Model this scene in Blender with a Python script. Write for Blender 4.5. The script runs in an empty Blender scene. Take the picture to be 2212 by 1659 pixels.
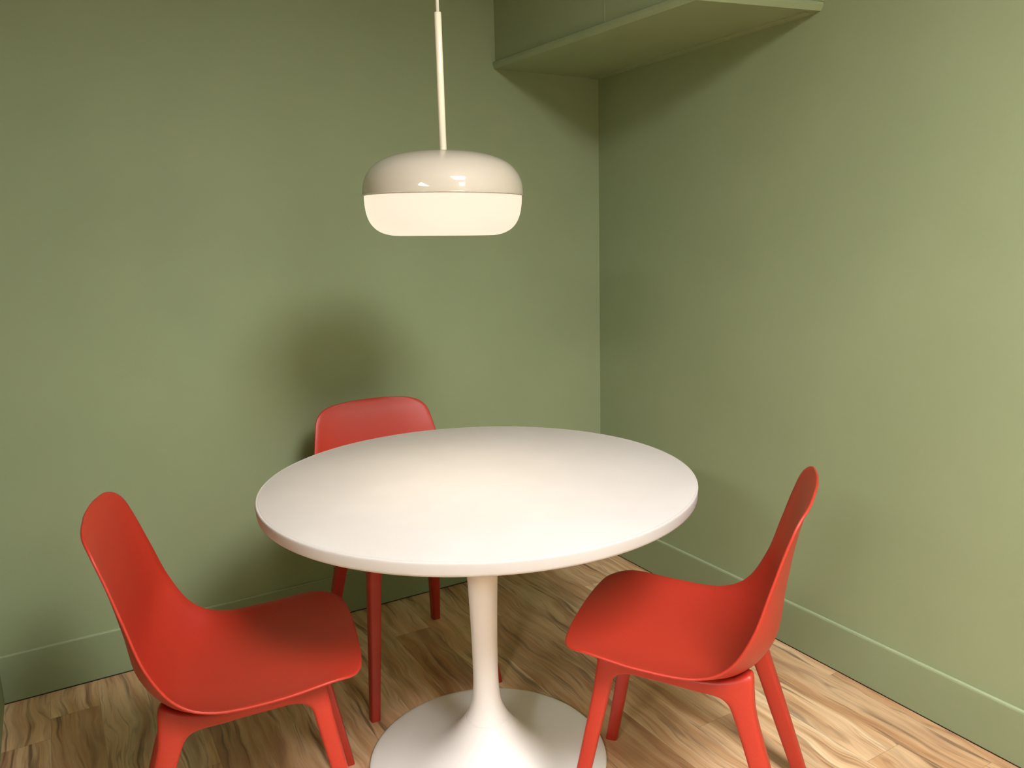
import bpy, bmesh, math, random
from mathutils import Vector, Matrix
C = bpy.context.scene.collection
S = bpy.context.scene

# ------------------------------------------------------------------ camera
# room frame: x=0 right wall, y=0 far wall, room towards -x and -y, z up
F_PX = 1718.07
r = Vector((0.99964988, -0.00482128, -0.02601687))
u = Vector((0.02645982, 0.18214764, 0.98291511))
fw = Vector((0.0, 0.98325937, -0.18221144))
Lw = Vector((-0.86507215, -0.50164747, 0)); Rw = Vector((0.50164747, -0.86507215, 0))
def M(v): return Vector((-(v.dot(Lw)), -(v.dot(Rw)), v.z))
cam_d = bpy.data.cameras.new('camera'); cam = bpy.data.objects.new('camera', cam_d); C.objects.link(cam)
cam_d.sensor_fit = 'HORIZONTAL'; cam_d.sensor_width = 36; cam_d.lens = F_PX * 36 / 2212
cam_d.clip_start = 0.02
r2, u2, f2 = M(r), M(u), M(fw)
mt = Matrix(((r2.x, u2.x, -f2.x), (r2.y, u2.y, -f2.y), (r2.z, u2.z, -f2.z))).to_4x4()
mt.translation = Vector((-1.931, -2.609, 1.3157))
cam.matrix_world = mt
S.camera = cam

# ------------------------------------------------------------------ world, light, exposure
w = bpy.data.worlds.new('world'); S.world = w; w.use_nodes = True
w.node_tree.nodes['Background'].inputs[0].default_value = (1, 0.95, 0.85, 1)
w.node_tree.nodes['Background'].inputs[1].default_value = 0.3
vs = S.view_settings
vs.view_transform = 'Standard'; vs.look = 'None'; vs.gamma = 1; vs.use_curve_mapping = False
vs.exposure = 0.0
CEIL = 2.5
PANEL_L = 132            # radiance of the ceiling panels
PANEL_COL = (1.0, 0.97, 0.97)
PANELS = [(-1.22, -3.05), (-4.3, -3.5), (-1.1, -5.1)]
PANEL_DIM = [.47, .5, .125]    # share of PANEL_L each one gives
LAMP_GLOW = .98         # radiance of the pendant diffuser
LAMP_W = 3.2             # light leaving the flat underside of the diffuser
LAMP_COL = (1.0, 0.84, 0.64)

# ------------------------------------------------------------------ materials
def srgb(c): return tuple(((x/255)/12.92 if x/255 <= .04045 else ((x/255+.055)/1.055)**2.4) for x in c) + (1,)
def mat(name, col, rough=.5, spec=.5, coat=0, emit=None, emit_s=0):
    m = bpy.data.materials.new(name); m.use_nodes = True
    b = m.node_tree.nodes['Principled BSDF']
    b.inputs['Base Color'].default_value = col; b.inputs['Roughness'].default_value = rough
    b.inputs['Specular IOR Level'].default_value = spec
    if coat: b.inputs['Coat Weight'].default_value = coat; b.inputs['Coat Roughness'].default_value = .015
    if emit: b.inputs['Emission Color'].default_value = emit; b.inputs['Emission Strength'].default_value = emit_s
    return m
def nodes(m): return m.node_tree.nodes, m.node_tree.links, m.node_tree.nodes['Principled BSDF']
def speckle(m, c1, c2, scale, bump=0.0, bscale=400, detail=2, bdist=.001):
    n, l, b = nodes(m)
    tc = n.new('ShaderNodeTexCoord'); nz = n.new('ShaderNodeTexNoise'); nz.inputs['Scale'].default_value = scale
    nz.inputs['Detail'].default_value = detail
    cr = n.new('ShaderNodeValToRGB'); cr.color_ramp.elements[0].color = c1; cr.color_ramp.elements[1].color = c2
    cr.color_ramp.elements[0].position = .35; cr.color_ramp.elements[1].position = .65
    l.new(tc.outputs['Object'], nz.inputs['Vector']); l.new(nz.outputs['Fac'], cr.inputs[0]); l.new(cr.outputs[0], b.inputs['Base Color'])
    if bump:
        n2 = n.new('ShaderNodeTexNoise'); n2.inputs['Scale'].default_value = bscale; n2.inputs['Detail'].default_value = 3
        bp = n.new('ShaderNodeBump'); bp.inputs['Strength'].default_value = bump; bp.inputs['Distance'].default_value = bdist
        l.new(tc.outputs['Object'], n2.inputs['Vector']); l.new(n2.outputs['Fac'], bp.inputs['Height']); l.new(bp.outputs[0], b.inputs['Normal'])
    return m
GREEN = srgb((141, 154, 118)); GREEN2 = srgb((144, 157, 121))
m_wall = speckle(mat('green_wall_paint', GREEN, .62, .35), GREEN, GREEN2, 3.0, .25, 260)
m_base = speckle(mat('green_baseboard_paint', GREEN, .42, .45), srgb((135, 149, 115)), srgb((139, 153, 119)), 3.0, .08, 120)
m_soff = speckle(mat('green_bulkhead_paint', GREEN, .55, .35), GREEN, GREEN2, 4.0, .3, 150)
m_ceil = mat('white_ceiling_paint', srgb((160, 157, 149)), .9)
m_red = speckle(mat('red_wood_composite', srgb((172, 45, 29)), .44, .5), srgb((167, 41, 25)), srgb((178, 51, 35)), 900, .12, 700)
m_white = speckle(mat('white_table_laminate', srgb((188, 184, 181)), .7, .22), srgb((184, 180, 177)), srgb((188, 184, 181)), 6)
m_ped = speckle(mat('white_lacquered_metal', srgb((238, 235, 230)), .45, .4), srgb((236, 233, 228)), srgb((240, 237, 232)), 5, .05, 60)
m_shade = mat('cream_lacquered_steel', srgb((182, 174, 158)), .55, .4, .9)
m_rod = mat('cream_lacquered_rod', srgb((238, 228, 206)), .25, .5, .5)
m_cord = mat('white_cable', srgb((240, 238, 232)), .5)
m_dark = mat('dark_gap_shade_and_screed', srgb((42, 34, 28)), .9)  # shade painted into the gap under the baseboards; also colours the screed
m_bead_highlight = mat('pale_green_bead_and_highlight', srgb((166, 177, 142)), .4)  # bulkhead end bead, and the painted highlight on the baseboard tops
m_joint = mat('green_joint', srgb((152, 163, 130)), .5)
m_panels = [mat('panel_diffuser', (.9, .9, .9, 1), .5, emit=PANEL_COL + (1,), emit_s=PANEL_L*d) for d in PANEL_DIM]
m_cutoff_frame = mat('panel_cutoff_frame', srgb((120, 120, 118)), .6)
m_glow = mat('opal_diffuser', srgb((240, 232, 218)), .3, .4)
if True:
    n, l, b = nodes(m_glow)
    b.inputs['Emission Color'].default_value = (1.0, .835, .635, 1); b.inputs['Emission Strength'].default_value = LAMP_GLOW
    b.inputs['Base Color'].default_value = (.07, .065, .055, 1)

def floor_mat():
    m = mat('acacia_laminate_planks', (.5, .3, .2, 1), .42, .4)
    n, l, b = nodes(m)
    def N(t, **k):
        o = n.new(t)
        for a, v in k.items(): o.inputs[a].default_value = v
        return o
    def math_(op, a, bb=None, clamp=False):
        o = n.new('ShaderNodeMath'); o.operation = op; o.use_clamp = clamp
        for i, v in enumerate((a, bb)):
            if v is None: continue
            if isinstance(v, (int, float)): o.inputs[i].default_value = v
            else: l.new(v, o.inputs[i])
        return o.outputs[0]
    def mixc(f, c1, c2):
        o = n.new('ShaderNodeMix'); o.data_type = 'RGBA'
        if isinstance(f, (int, float)): o.inputs[0].default_value = f
        else: l.new(f, o.inputs[0])
        for i, v in ((6, c1), (7, c2)):
            if isinstance(v, tuple): o.inputs[i].default_value = v
            else: l.new(v, o.inputs[i])
        return o.outputs[2]
    def ramp(f, stops):
        o = n.new('ShaderNodeValToRGB'); e = o.color_ramp.elements
        while len(e) < len(stops): e.new(.5)
        for i, (p, c) in enumerate(stops):
            e[i].position = p; e[i].color = c if len(c) == 4 else c + (1,)
        l.new(f, o.inputs[0]); return o.outputs[0]
    geo = n.new('ShaderNodeTexCoord')
    at = n.new('ShaderNodeAttribute'); at.attribute_name = 'plank'      # rgb: random per plank
    uv = n.new('ShaderNodeUVMap'); uv.uv_map = 'edge'
    sa = n.new('ShaderNodeSeparateXYZ'); l.new(at.outputs['Vector'], sa.inputs[0])
    sp = n.new('ShaderNodeSeparateXYZ'); l.new(geo.outputs['Object'], sp.inputs[0])
    ox = math_('ADD', sp.outputs['X'], math_('MULTIPLY', sa.outputs['X'], 7.3))
    oy = math_('ADD', sp.outputs['Y'], math_('MULTIPLY', sa.outputs['Y'], 11.7))
    # slow sideways drift of the grain (swirls round knots)
    cb = n.new('ShaderNodeCombineXYZ'); l.new(math_('MULTIPLY', ox, 5.0), cb.inputs[0]); l.new(math_('MULTIPLY', oy, 2.4), cb.inputs[1])
    dr = N('ShaderNodeTexNoise', Scale=1.0, Detail=2.5, Roughness=.55); l.new(cb.outputs[0], dr.inputs['Vector'])
    drift = math_('MULTIPLY', math_('SUBTRACT', dr.outputs['Fac'], .5), .11)
    gx = math_('ADD', ox, drift)
    def grain(sx, sy, det, rough=.55, off=0.0):
        c = n.new('ShaderNodeCombineXYZ'); l.new(math_('MULTIPLY', gx, sx), c.inputs[0]); l.new(math_('MULTIPLY', oy, sy), c.inputs[1]); c.inputs[2].default_value = off
        t = N('ShaderNodeTexNoise', Scale=1.0, Detail=det, Roughness=rough); l.new(c.outputs[0], t.inputs['Vector']); return t.outputs['Fac']
    g1 = grain(26, 1.6, 3)          # broad bands
    g2 = grain(150, 4.5, 4, .6, 3.1)    # fine fibres
    g3 = grain(34, 2.6, 2, .5, 7.7)     # dark streaks
    g4 = grain(22, 3.8, 3, .5, 12.3)    # where streaks appear
    base = ramp(g1, [(.28, srgb((196, 154, 116))[:3]), (.44, srgb((226, 190, 150))[:3]), (.56, srgb((240, 212, 176))[:3]), (.72, srgb((252, 232, 198))[:3])])
    # plank tone
    tone = mixc(sa.outputs['Z'], srgb((196, 168, 140)), srgb((255, 250, 240)))
    mul = n.new('ShaderNodeMix'); mul.data_type = 'RGBA'; mul.blend_type = 'MULTIPLY'; mul.inputs[0].default_value = .75
    l.new(base, mul.inputs[6]); l.new(tone, mul.inputs[7])
    fine = ramp(g2, [(.3, (.72, .70, .68)), (.6, (1.0, 1.0, 1.0))])
    m2 = n.new('ShaderNodeMix'); m2.data_type = 'RGBA'; m2.blend_type = 'MULTIPLY'; m2.inputs[0].default_value = .55
    l.new(mul.outputs[2], m2.inputs[6]); l.new(fine, m2.inputs[7])
    # streak: thin ridge of g3, only where g4 is high
    dash = ramp(grain(48, 2.1, 3, .55, 31.0), [(.56, (0, 0, 0)), (.68, (1, 1, 1))])
    ridge = math_('SUBTRACT', 1.0, math_('MULTIPLY', math_('ABSOLUTE', math_('SUBTRACT', g3, .52)), 26.0), True)
    where = ramp(g4, [(.50, (0, 0, 0)), (.66, (1, 1, 1))])
    st = math_('MAXIMUM', math_('MULTIPLY', math_('MULTIPLY', ridge, where), .5), math_('MULTIPLY', dash, .78))
    blot = ramp(grain(16, 1.9, 3, .6, 21.0), [(.52, (0, 0, 0)), (.70, (1, 1, 1))])
    c3 = mixc(math_('MULTIPLY', blot, .62), m2.outputs[2], srgb((140, 104, 80)))
    c4 = mixc(st, c3, srgb((98, 70, 54)))
    # seams
    su = n.new('ShaderNodeSeparateXYZ'); l.new(uv.outputs[0], su.inputs[0])
    ex = math_('LESS_THAN', su.outputs['X'], .0009); ey = math_('LESS_THAN', su.outputs['Y'], .0012)
    c5 = mixc(math_('MULTIPLY', math_('MAXIMUM', ex, ey), .5), c4, srgb((96, 72, 52)))
    l.new(c5, b.inputs['Base Color'])
    bp = N('ShaderNodeBump', Strength=.12, Distance=.001); l.new(g2, bp.inputs['Height']); l.new(bp.outputs[0], b.inputs['Normal'])
    return m
m_floor = floor_mat()

# ------------------------------------------------------------------ helpers
def obj(name, bm, m, parent=None, smooth=True, loc=None):
    me = bpy.data.meshes.new(name)
    bmesh.ops.recalc_face_normals(bm, faces=bm.faces)
    bm.to_mesh(me); bm.free(); me.materials.append(m)
    if smooth:
        for p in me.polygons: p.use_smooth = True
    o = bpy.data.objects.new(name, me); C.objects.link(o)
    if loc is not None: o.location = loc
    if parent: o.parent = parent
    return o
def tag(o, label=None, cat=None, group=None, kind=None):
    if label: o['label'] = label
    if cat: o['category'] = cat
    if group: o['group'] = group
    if kind: o['kind'] = kind
    return o
def empty(name, loc, rz=0):
    o = bpy.data.objects.new(name, None); C.objects.link(o); o.location = loc; o.rotation_euler = (0, 0, rz)
    o.empty_display_size = .1
    return o
def box(bm, a, b, bevel=0, seg=2):
    vs_ = [bm.verts.new((x, y, z)) for x in (a[0], b[0]) for y in (a[1], b[1]) for z in (a[2], b[2])]
    F = [(0, 1, 3, 2), (4, 6, 7, 5), (0, 4, 5, 1), (2, 3, 7, 6), (0, 2, 6, 4), (1, 5, 7, 3)]
    fs = [bm.faces.new([vs_[i] for i in f]) for f in F]
    if bevel:
        es = list({e for f in fs for e in f.edges})
        bmesh.ops.bevel(bm, geom=es, offset=bevel, segments=seg, profile=.5, affect='EDGES')
def prism(bm, pts, z0, z1):
    lo = [bm.verts.new((x, y, z0)) for x, y in pts]; hi = [bm.verts.new((x, y, z1)) for x, y in pts]
    n = len(pts)
    bm.faces.new(lo[::-1]); bm.faces.new(hi)
    for i in range(n): bm.faces.new((lo[i], lo[(i+1) % n], hi[(i+1) % n], hi[i]))
def lathe(bm, prof, n=96):
    rings = []
    for (rr, z) in prof:
        if rr < 1e-6: rings.append([bm.verts.new((0, 0, z))])
        else: rings.append([bm.verts.new((rr*math.cos(2*math.pi*k/n), rr*math.sin(2*math.pi*k/n), z)) for k in range(n)])
    for a, b in zip(rings, rings[1:]):
        for k in range(n):
            k2 = (k+1) % n
            if len(a) == 1 and len(b) == 1: continue
            if len(a) == 1: bm.faces.new((a[0], b[k2], b[k]))
            elif len(b) == 1: bm.faces.new((a[k], a[k2], b[0]))
            else: bm.faces.new((a[k], a[k2], b[k2], b[k]))
def cr(P, t):
    """Catmull-Rom through P, t in 0..len(P)-1"""
    n = len(P); i = min(max(int(math.floor(t)), 0), n-2); f = t-i
    g = lambda k: P[k] if 0 <= k < n else (tuple(2*a-b for a, b in zip(P[0], P[1])) if k < 0 else tuple(2*a-b for a, b in zip(P[-1], P[-2])))
    a, b, c, d = g(i-1), g(i), g(i+1), g(i+2)
    return tuple(.5*(2*q+(r_-p)*f+(2*p-5*q+4*r_-s)*f*f+(3*q-p-3*r_+s)*f**3) for p, q, r_, s in zip(a, b, c, d))
def smooth_prof(P, k=8): return [cr(P, i/k) for i in range((len(P)-1)*k+1)]

# ------------------------------------------------------------------ room shell
X0, Y0 = -2.172, -6.2
XW, YE = -6.0, -1.6          # the room widens to the left behind the camera
WT = .12; G = .009
def wallbox(name, a, b, m, **k):
    bm = bmesh.new(); box(bm, a, b); o = obj(name, bm, m, smooth=False); o['kind'] = 'structure'; return o
wallbox('wall_back', (X0-.15, G, -.02), (G+WT, G+WT, CEIL+.05), m_wall)
wallbox('wall_right', (G, Y0, -.02), (G+WT, G, CEIL+.05), m_wall)
wallbox('wall_left', (X0-WT, YE, -.02), (X0, G, CEIL+.05), m_wall)
wallbox('wall_return', (XW, YE, -.02), (X0-WT, YE+WT, CEIL+.05), m_wall)
wallbox('wall_far_left', (XW-WT, Y0, -.02), (XW, YE+WT, CEIL+.05), m_wall)
wallbox('wall_front', (XW-WT, Y0-WT, -.02), (G+WT, Y0, CEIL+.05), m_wall)
wallbox('ceiling', (XW, Y0, CEIL), (G, G, CEIL+.05), m_ceil)

def planks():
    bm = bmesh.new(); uvl = bm.loops.layers.uv.new('edge'); col = bm.loops.layers.float_color.new('plank')
    rnd = random.Random(11)
    W_, Lp = .1262, 1.215
    joints = {0: -1.19, 2: -1.50, 4: -1.17, 3: -.62, 5: -.897, 1: -.45, 16: -.157, 15: -.75}
    x = .04 + .0; k = 0
    edges = []
    xr = -.415 + 4*W_
    while xr > XW-.01:
        xl = xr-W_
        x1, x2 = max(xl, XW-.01), min(xr, G+.01)
        if x2 > x1:
            y = joints.get(k, -rnd.uniform(.1, 1.2))
            while y < 0: y += Lp
            while y > Y0:
                ya, yb = max(y-Lp, Y0-.01), min(y, G+.01)
                if yb > ya:
                    v = [bm.verts.new(p) for p in ((x1, ya, 0), (x2, ya, 0), (x2, yb, 0), (x1, yb, 0))]
                    f = bm.faces.new(v); c = (rnd.random(), rnd.random(), rnd.random(), 1)
                    for lp in f.loops:
                        lp[col] = c
                        lp[uvl].uv = (lp.vert.co.x-xl, yb-lp.vert.co.y)
                y -= Lp
        xr = xl; k += 1
    me = bpy.data.meshes.new('floor'); bm.to_mesh(me); bm.free(); me.materials.append(m_floor)
    o = bpy.data.objects.new('floor', me); C.objects.link(o); o['kind'] = 'structure'
    # substrate below the planks
    return o
fl = planks()
bm = bmesh.new(); box(bm, (XW-.1, Y0-.1, -.08), (G+.1, G+.1, -.002))
sub = obj('floor_screed', bm, m_dark, smooth=False); sub['kind'] = 'structure'

BH = .147; BT = .005    # baseboard height, how far it stands off the wall
def baseboard(name, a, b):
    bm = bmesh.new(); box(bm, a, b, .002, 3); o = obj(name, bm, m_base, smooth=False); o['kind'] = 'structure'
baseboard('baseboard_back', (X0, -BT+.002, .004), (G, G, BH))
baseboard('baseboard_right', (-BT+.002, Y0, .004), (G, -BT+.002, BH-.0005))
baseboard('baseboard_front', (XW, Y0, .004), (G, Y0+.01, BH))
# pale strips painting in the highlight along the top of the boards
bm = bmesh.new(); box(bm, (X0, -.0005, BH-.001), (G, G, BH+.0022), .001); o = obj('baseboard_highlight_back', bm, m_bead_highlight, smooth=False); o['kind'] = 'structure'
bm = bmesh.new(); box(bm, (-.0005, Y0, BH-.001), (G, 0, BH+.0020), .001); o = obj('baseboard_highlight_right', bm, m_bead_highlight, smooth=False); o['kind'] = 'structure'
# dark strip painting in the shade of the gap under the boards
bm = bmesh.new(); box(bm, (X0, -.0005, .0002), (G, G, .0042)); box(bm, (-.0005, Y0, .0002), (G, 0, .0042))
o = obj('baseboard_gap_shade', bm, m_dark, smooth=False); o['kind'] = 'structure'

# bulkhead in the upper corner, with a trim round its lower edge
ZB = 1.9067
A = (-.452, G); B = (-.385, -.952); Cc = (G, -1.022); D = (G, G)
ins = .006
A2 = (-.447, G); B2 = (-.379, -.945); C2 = (G, -1.014)
bm = bmesh.new(); prism(bm, [A2, B2, C2, D], ZB+.012, CEIL)
bk = obj('wall_bulkhead', bm, m_soff, smooth=False); bk['kind'] = 'structure'
bm = bmesh.new()
def off(p, d): return (p[0]-d if p[0] < 0 else p[0], p[1]-d if p[1] < 0 else p[1])
Ao, Bo, Co = off(A, .006), off(B, .006), off(Cc, .006)
lv = [[bm.verts.new((x, y, z)) for x, y in P_] for P_, z in (([A, B, Cc, D], ZB), ([Ao, Bo, Co, D], ZB+.013), ([Ao, Bo, Co, D], ZB+.022), ([A2, B2, C2, D], ZB+.028))]
bm.faces.new(lv[0][::-1]); bm.faces.new(lv[-1])
for l0, l1 in zip(lv, lv[1:]):
    for k in range(4): bm.faces.new((l0[k], l0[(k+1) % 4], l1[(k+1) % 4], l1[k]))
o = obj('trim_2', bm, m_soff, smooth=False); o['kind'] = 'structure'
# joint in the bulkhead's side
t_ = .62; jx, jy = A2[0]+(B2[0]-A2[0])*t_, A2[1]+(B2[1]-A2[1])*t_
bm = bmesh.new(); box(bm, (jx-.0012, jy-.0015, ZB+.028), (jx+.004, jy+.0015, CEIL)); o = obj('trim_5', bm, m_joint, smooth=False); o['kind'] = 'structure'
# narrow strip where the underside meets the right wall
bm = bmesh.new(); box(bm, (-.03, -1.0, ZB-.004), (G, G, ZB+.002), .0015)
o = obj('trim_3', bm, m_soff, smooth=False); o['kind'] = 'structure'
# pale bead running up the bulkhead's end at the right wall
bm = bmesh.new(); box(bm, (-.004, -1.030, ZB+.024), (G, -1.012, CEIL), .001)
o = obj('trim_4', bm, m_bead_highlight, smooth=False); o['kind'] = 'structure'

# ------------------------------------------------------------------ ceiling light panels (above the camera)
for i, (px, py) in enumerate(PANELS):
    t = empty('ceiling_light', (px, py, CEIL))
    tag(t, ['oblong ceiling light box nearest to the table', 'oblong ceiling light box to the left behind the short wall', 'oblong ceiling light box behind the camera beside the right wall'][i], 'ceiling light', 'ceiling light panels')
    bm = bmesh.new()  # deep unseen frame, shaped to cut light off the upper walls
    for a, b in (((-.31, -.61), (.31, -.595)), ((-.31, .595), (.31, .61)), ((-.31, -.595), (-.295, .595)), ((.295, -.595), (.31, .595))):
        box(bm, (a[0], a[1], -.062), (b[0], b[1], 0))
    obj('cutoff_frame', bm, m_cutoff_frame, t, False)
    bm = bmesh.new(); box(bm, (-.294, -.594, -.006), (.294, .594, -.001)); obj('diffuser', bm, m_panels[i], t, False)

# ------------------------------------------------------------------ round pedestal table
TX, TY = -1.081, -.972
tb = empty('pedestal_table', (TX, TY, 0))
tag(tb, 'round white pedestal table with a flared trumpet base', 'table')
bm = bmesh.new()
lathe(bm, [(0, .75), (.5085, .75), (.5095, .7496), (.5100, .7490), (.5105, .7496), (.5125, .7496), (.5142, .7488), (.515, .7468), (.515, .7440),
           (.5138, .7265), (.5125, .7222), (.5100, .7205), (.505, .720), (0, .720)], 192)
top = obj('table_top', bm, m_white, tb)
bm = bmesh.new()
prof = smooth_prof([(.060, .7205), (.052, .700), (.044, .62), (.0375, .49), (.0334, .372), (.0318, .281), (.0322, .208), (.0360, .166), (.0425, .143), (.0545, .118)], 6)
prof = [(.001, .7205), (.060, .7205)] + prof[1:]
prof += [(.0545, .1178), (.052, .1165), (.001, .1165)]
lathe(bm, prof, 96); obj('column', bm, m_ped, tb)
bm = bmesh.new()
prof = [(.001, .1175), (.0555, .1175)] + smooth_prof([(.0555, .1165), (.0665, .101), (.083, .080), (.104, .058), (.130, .0385), (.162, .0245), (.205, .0165), (.250, .0130), (.292, .0112)], 6)[1:] + \
    [(.2985, .0102), (.3015, .0085), (.3025, .006), (.302, .001), (.299, .0), (.001, 0)]
lathe(bm, prof, 160); obj('base', bm, m_ped, tb)

# ------------------------------------------------------------------ pendant lamp
LX, LY = -1.137, -.956; ZR = 1.4095
pn = empty('pendant_lamp', (LX, LY, CEIL))
tag(pn, 'cream and opal pendant lamp hanging on a rod above the round table', 'lamp')
tilt = Matrix.Rotation(math.radians(1.2), 4, 'Y')
def shade_loc(o):   # local origin at the rim centre, the whole shade hangs slightly askew
    o.location = (0, 0, ZR-CEIL)
# lean to the right as the camera sees it: rotate about the camera's viewing axis
ax = Vector((f2.x, f2.y, 0)).normalized()
leanq = Matrix.Rotation(math.radians(1.1), 4, ax).to_euler()
bm = bmesh.new()
outer = smooth_prof([(.1790, .0), (.1785, .012), (.1755, .030), (.1665, .049), (.150, .067), (.126, .080), (.095, .089), (.060, .0935), (.030, .0955), (.0085, .0958)], 6)
prof = [(.1768, -.0005), (.1795, -.0015), (.1805, -.0005), (.1805, .0012)] + outer
inner = [(rr-.0022, z-.002) for rr, z in outer if rr > .01]
prof = prof + [(.0001, .0958), (.0001, .0936)] + inner[::-1] + [(.1768, -.0005)]
lathe(bm, prof, 160); sh = obj('shade', bm, m_shade, pn); shade_loc(sh); sh.rotation_euler = leanq
bm = bmesh.new()
prof = [(.0001, .006), (.170, .006), (.1755, .004), (.1755, -.006)] + smooth_prof([(.1755, -.008), (.1745, -.022), (.1715, -.040), (.1645, -.058), (.153, -.072), (.137, -.0815), (.118, -.0865), (.100, -.0876)], 6)[1:] + [(.0001, -.0876)]
lathe(bm, prof, 160); df = obj('diffuser', bm, m_glow, pn); shade_loc(df); df.rotation_euler = leanq
bm = bmesh.new(); lathe(bm, [(.0001, .0), (.0068, .0), (.0078, .001), (.0078, .2895), (.0072, .2905), (.0001, .2905)], 32)
rod = obj('rod', bm, m_rod, pn); rod.location = (.003, -.002, ZR+.094-CEIL); rod.rotation_euler = leanq*1 if False else (0, 0, 0)
bm = bmesh.new(); lathe(bm, [(.0001, 0), (.0036, 0), (.0036, CEIL-ZR-.384-.02), (.0001, CEIL-ZR-.384-.02)], 20)
cd = obj('cord', bm, m_cord, pn); cd.location = (.003, -.002, ZR+.384-CEIL)
bm = bmesh.new(); lathe(bm, [(.0001, -.03), (.03, -.03), (.05, -.022), (.055, -.006), (.055, 0), (.0001, 0)], 48)
obj('canopy', bm, m_shade, pn).location = (.003, -.002, 0)
ld = bpy.data.lights.new('lamp_glow', 'AREA'); ld.shape = 'DISK'; ld.size = .22; ld.energy = LAMP_W; ld.color = LAMP_COL
lo = bpy.data.objects.new('lamp_glow', ld); C.objects.link(lo); lo.parent = pn; lo.location = (0, 0, ZR-CEIL-.092)

# ------------------------------------------------------------------ red shell chairs
RIM = [(0.0, .229, .465), (.118, .227, .462), (.188, .209, .464), (.215, .155, .470), (.222, .056, .458), (.220, -.054, .455), (.220, -.120, .486),
       (.221, -.164, .560), (.208, -.192, .647), (.194, -.216, .724), (.178, -.236, .776), (.127, -.256, .803), (0.0, -.265, .811)]
#  spine of the shell, matching rim parameters
SP_T = [.6, 1, 2, 3, 4, 5, 6, 7, 8, 9, 10, 11, 11.5]
SP = [(.230, .464), (.223, .462), (.203, .456), (.150, .445), (.055, .429), (-.054, .414), (-.141, .419), (-.197, .484), (-.212, .584), (-.227, .683), (-.2445, .762), (-.259, .799), (-.266, .811)]
def rim(t):
    P = [(-a, b, c) for a, b, c in RIM[1:][:1]] + RIM + [(-RIM[-2][0], RIM[-2][1], RIM[-2][2])]
    return cr(P, t+1)
def spine(i): return cr(SP, i)
def shell_bm():
    NU = 14
    rows = []
    n = (len(SP)-1)
    for j in range(n*6+1):
        i = j/6.0
        k = min(int(i), n-1); t = SP_T[k]+(SP_T[k+1]-SP_T[k])*(i-k)
        s = rim(t); c = spine(i)
        row = []
        for a in range(-NU, NU+1):
            q = a/NU; g = abs(q)**2.58
            row.append(Vector((s[0]*q, c[0]+(s[1]-c[0])*g, c[1]+(s[2]-c[1])*g)))
        rows.append(row)
    R_, Q = len(rows), 2*NU+1
    # normals
    nor = [[None]*Q for _ in range(R_)]
    for j0 in range(R_):
        for a0 in range(Q):
            j = min(max(j0, 3), R_-6); a = min(max(a0, 2), Q-3)
            dv = rows[min(j+1, R_-1)][a]-rows[max(j-1, 0)][a]; du = rows[j][min(a+1, Q-1)]-rows[j][max(a-1, 0)]
            nn = dv.cross(du); nn.normalize()
            nor[j0][a0] = nn
    if nor[R_//3][NU].z > 0: sg = -1
    else: sg = 1          # sg*nor points outwards (down / back)
    th = .0055
    bm = bmesh.new()
    top_ = [[bm.verts.new(rows[j][a]) for a in range(Q)] for j in range(R_)]
    bot = [[bm.verts.new(rows[j][a]+nor[j][a]*sg*th) for a in range(Q)] for j in range(R_)]
    for j in range(R_-1):
        for a in range(Q-1):
            bm.faces.new((top_[j][a], top_[j][a+1], top_[j+1][a+1], top_[j+1][a]))
            bm.faces.new((bot[j][a], bot[j+1][a], bot[j+1][a+1], bot[j][a+1]))
    # boundary loop
    loop = [(0, a) for a in range(Q)] + [(j, Q-1) for j in range(1, R_)] + [(R_-1, a) for a in range(Q-2, -1, -1)] + [(j, 0) for j in range(R_-2, 0, -1)]
    m_ = len(loop); mids = []
    for i_, (j, a) in enumerate(loop):
        p = rows[j][a]; pa = rows[loop[i_-1][0]][loop[i_-1][1]]; pb = rows[loop[(i_+1) % m_][0]][loop[(i_+1) % m_][1]]
        tg = (pb-pa).normalized(); out = tg.cross(nor[j][a]).normalized()
        jj = min(max(j, 3), R_-4); aa = min(max(a, 3), Q-4)
        if out.dot(p-rows[jj][aa]) < 0: out = -out
        o_ = nor[j][a]*sg
        mids.append([bm.verts.new(p+out*e+o_*th*f) for e, f in ((.0012, .12), (.0020, .35), (.0020, .65), (.0012, .9))])
    for i_ in range(m_):
        k = (i_+1) % m_; (j, a), (j2, a2) = loop[i_], loop[k]
        ch = [top_[j][a]]+mids[i_]+[bot[j][a]]; ch2 = [top_[j2][a2]]+mids[k]+[bot[j2][a2]]
        for q in range(len(ch)-1): bm.faces.new((ch[q], ch[q+1], ch2[q+1], ch2[q]))
    return bm
LAD = [((.196, 0), (.226, 0)), ((.177, .10), (.208, .10)), ((.158, .20), (.190, .20)), ((.1395, .29), (.1735, .29)), ((.127, .350), (.162, .358)),
       ((.1215, .377), (.156, .405)), ((.113, .3915), (.149, .440)), ((.100, .3990), (.118, .440)), ((.080, .4025), (.086, .437)), ((.050, .4005), (.052, .430)),
       ((.0, .397), (.0, .423)), ((-.050, .392), (-.047, .419)), ((-.090, .3885), (-.090, .421)), ((-.109, .382), (-.128, .4305)), ((-.1215, .369), (-.1620, .4435)),
       ((-.130, .350), (-.1685, .404)), ((-.138, .328), (-.1745, .357)), ((-.161, .26), (-.202, .264)), ((-.191, .165), (-.231, .168)), ((-.245, 0), (-.280, 0))]
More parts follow.
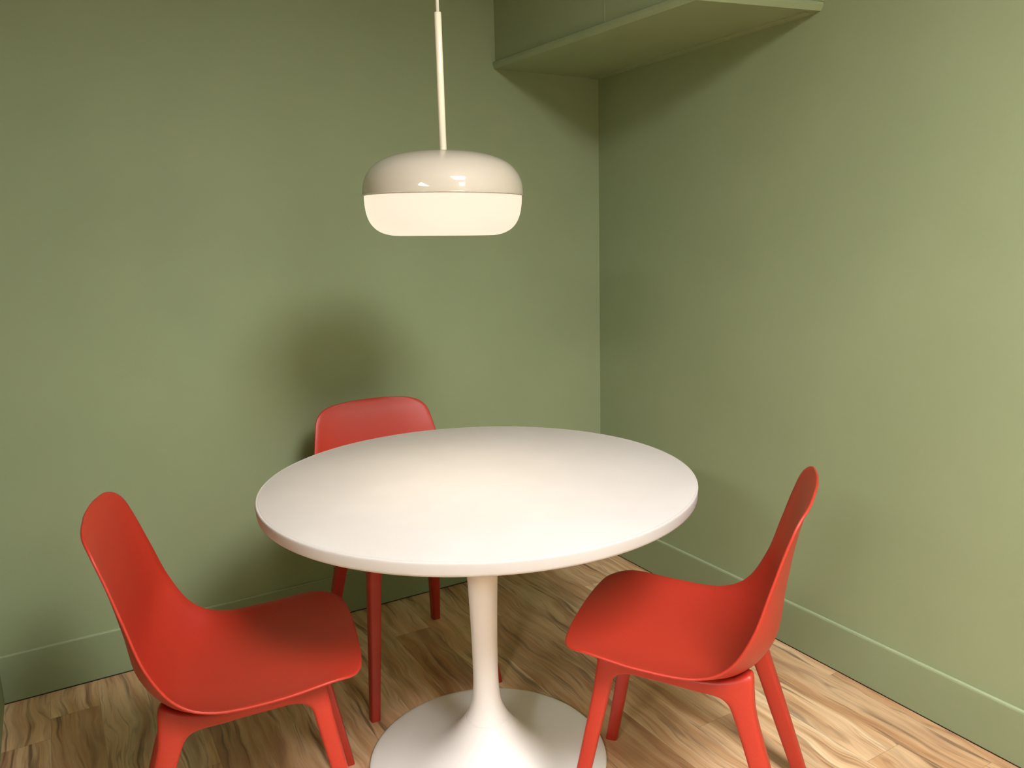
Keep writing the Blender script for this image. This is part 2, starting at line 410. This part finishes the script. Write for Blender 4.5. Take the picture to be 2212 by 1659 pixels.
def ladder_bm(i0, i1, s):
    bm = bmesh.new(); rings = []
    flat = [a+b for a, b in LAD]; K = 5
    for j in range((i1-i0)*K+1):
        t = i0+j/K
        iy, iz, oy, oz = cr(flat, t)
        cy, cz = (iy+oy)/2, (iz+oz)/2
        hy, hz = (oy-iy)/2, (oz-iz)/2
        d = .0135+.006*min(1, max(0, cz/.40))
        ring = []
        for k in range(24):
            a = 2*math.pi*k/24; ca, sa_ = math.cos(a), math.sin(a); e = .45
            p = math.copysign(abs(ca)**e, ca); q = math.copysign(abs(sa_)**e, sa_)
            y, z = cy+hy*p, cz+hz*p
            x = .148+(.38-z)*.115 + q*d
            ring.append(bm.verts.new((s*x, y, z)))
        rings.append(ring)
    for a, b in zip(rings, rings[1:]):
        for k in range(24): bm.faces.new((a[k], a[(k+1) % 24], b[(k+1) % 24], b[k]))
    bm.faces.new(rings[0][::-1]); bm.faces.new(rings[-1])
    return bm
def sharp(o):
    md = o.modifiers.new('edges', 'EDGE_SPLIT'); md.split_angle = math.radians(50); return o
def make_chair():
    t = empty('shell_chair', (0, 0, 0))
    obj('seat_shell', shell_bm(), m_red, t)
    for s in (-1, 1):
        sharp(obj('leg', ladder_bm(0, 7, s), m_red, t))
        sharp(obj('leg', ladder_bm(13, 19, s), m_red, t))
        sharp(obj('side_rail', ladder_bm(7, 13, s), m_red, t))
    return t
def copy_tree(o, parent=None):
    c = o.copy(); C.objects.link(c); c.parent = parent
    for ch in list(o.children): copy_tree(ch, c)
    return c
ANG = 3.6670948102505663
poses = [(-1.644, -.946, 0.31348112, 'red moulded chair left of the table, half turned to the right, nearest the picture edge'),
         (-.785, -1.364, 2.76584758, 'red moulded chair right of the table, backrest towards the right wall'),
         (-1.073, -.456, -1.08084302, 'red moulded chair behind the table, its back against the far green wall')]
ch0 = make_chair()
kids = {}
for i, (x, y, th_, lab) in enumerate(poses):
    if i == 0: o = ch0
    else:
        o = ch0.copy(); C.objects.link(o)
        for c_ in list(ch0.children):
            d_ = c_.copy(); C.objects.link(d_); d_.parent = o
    o.location = (x, y, 0); o.rotation_euler = (0, 0, th_+math.pi-ANG-math.pi/2)
    tag(o, lab, 'chair', 'red chairs around the white table')
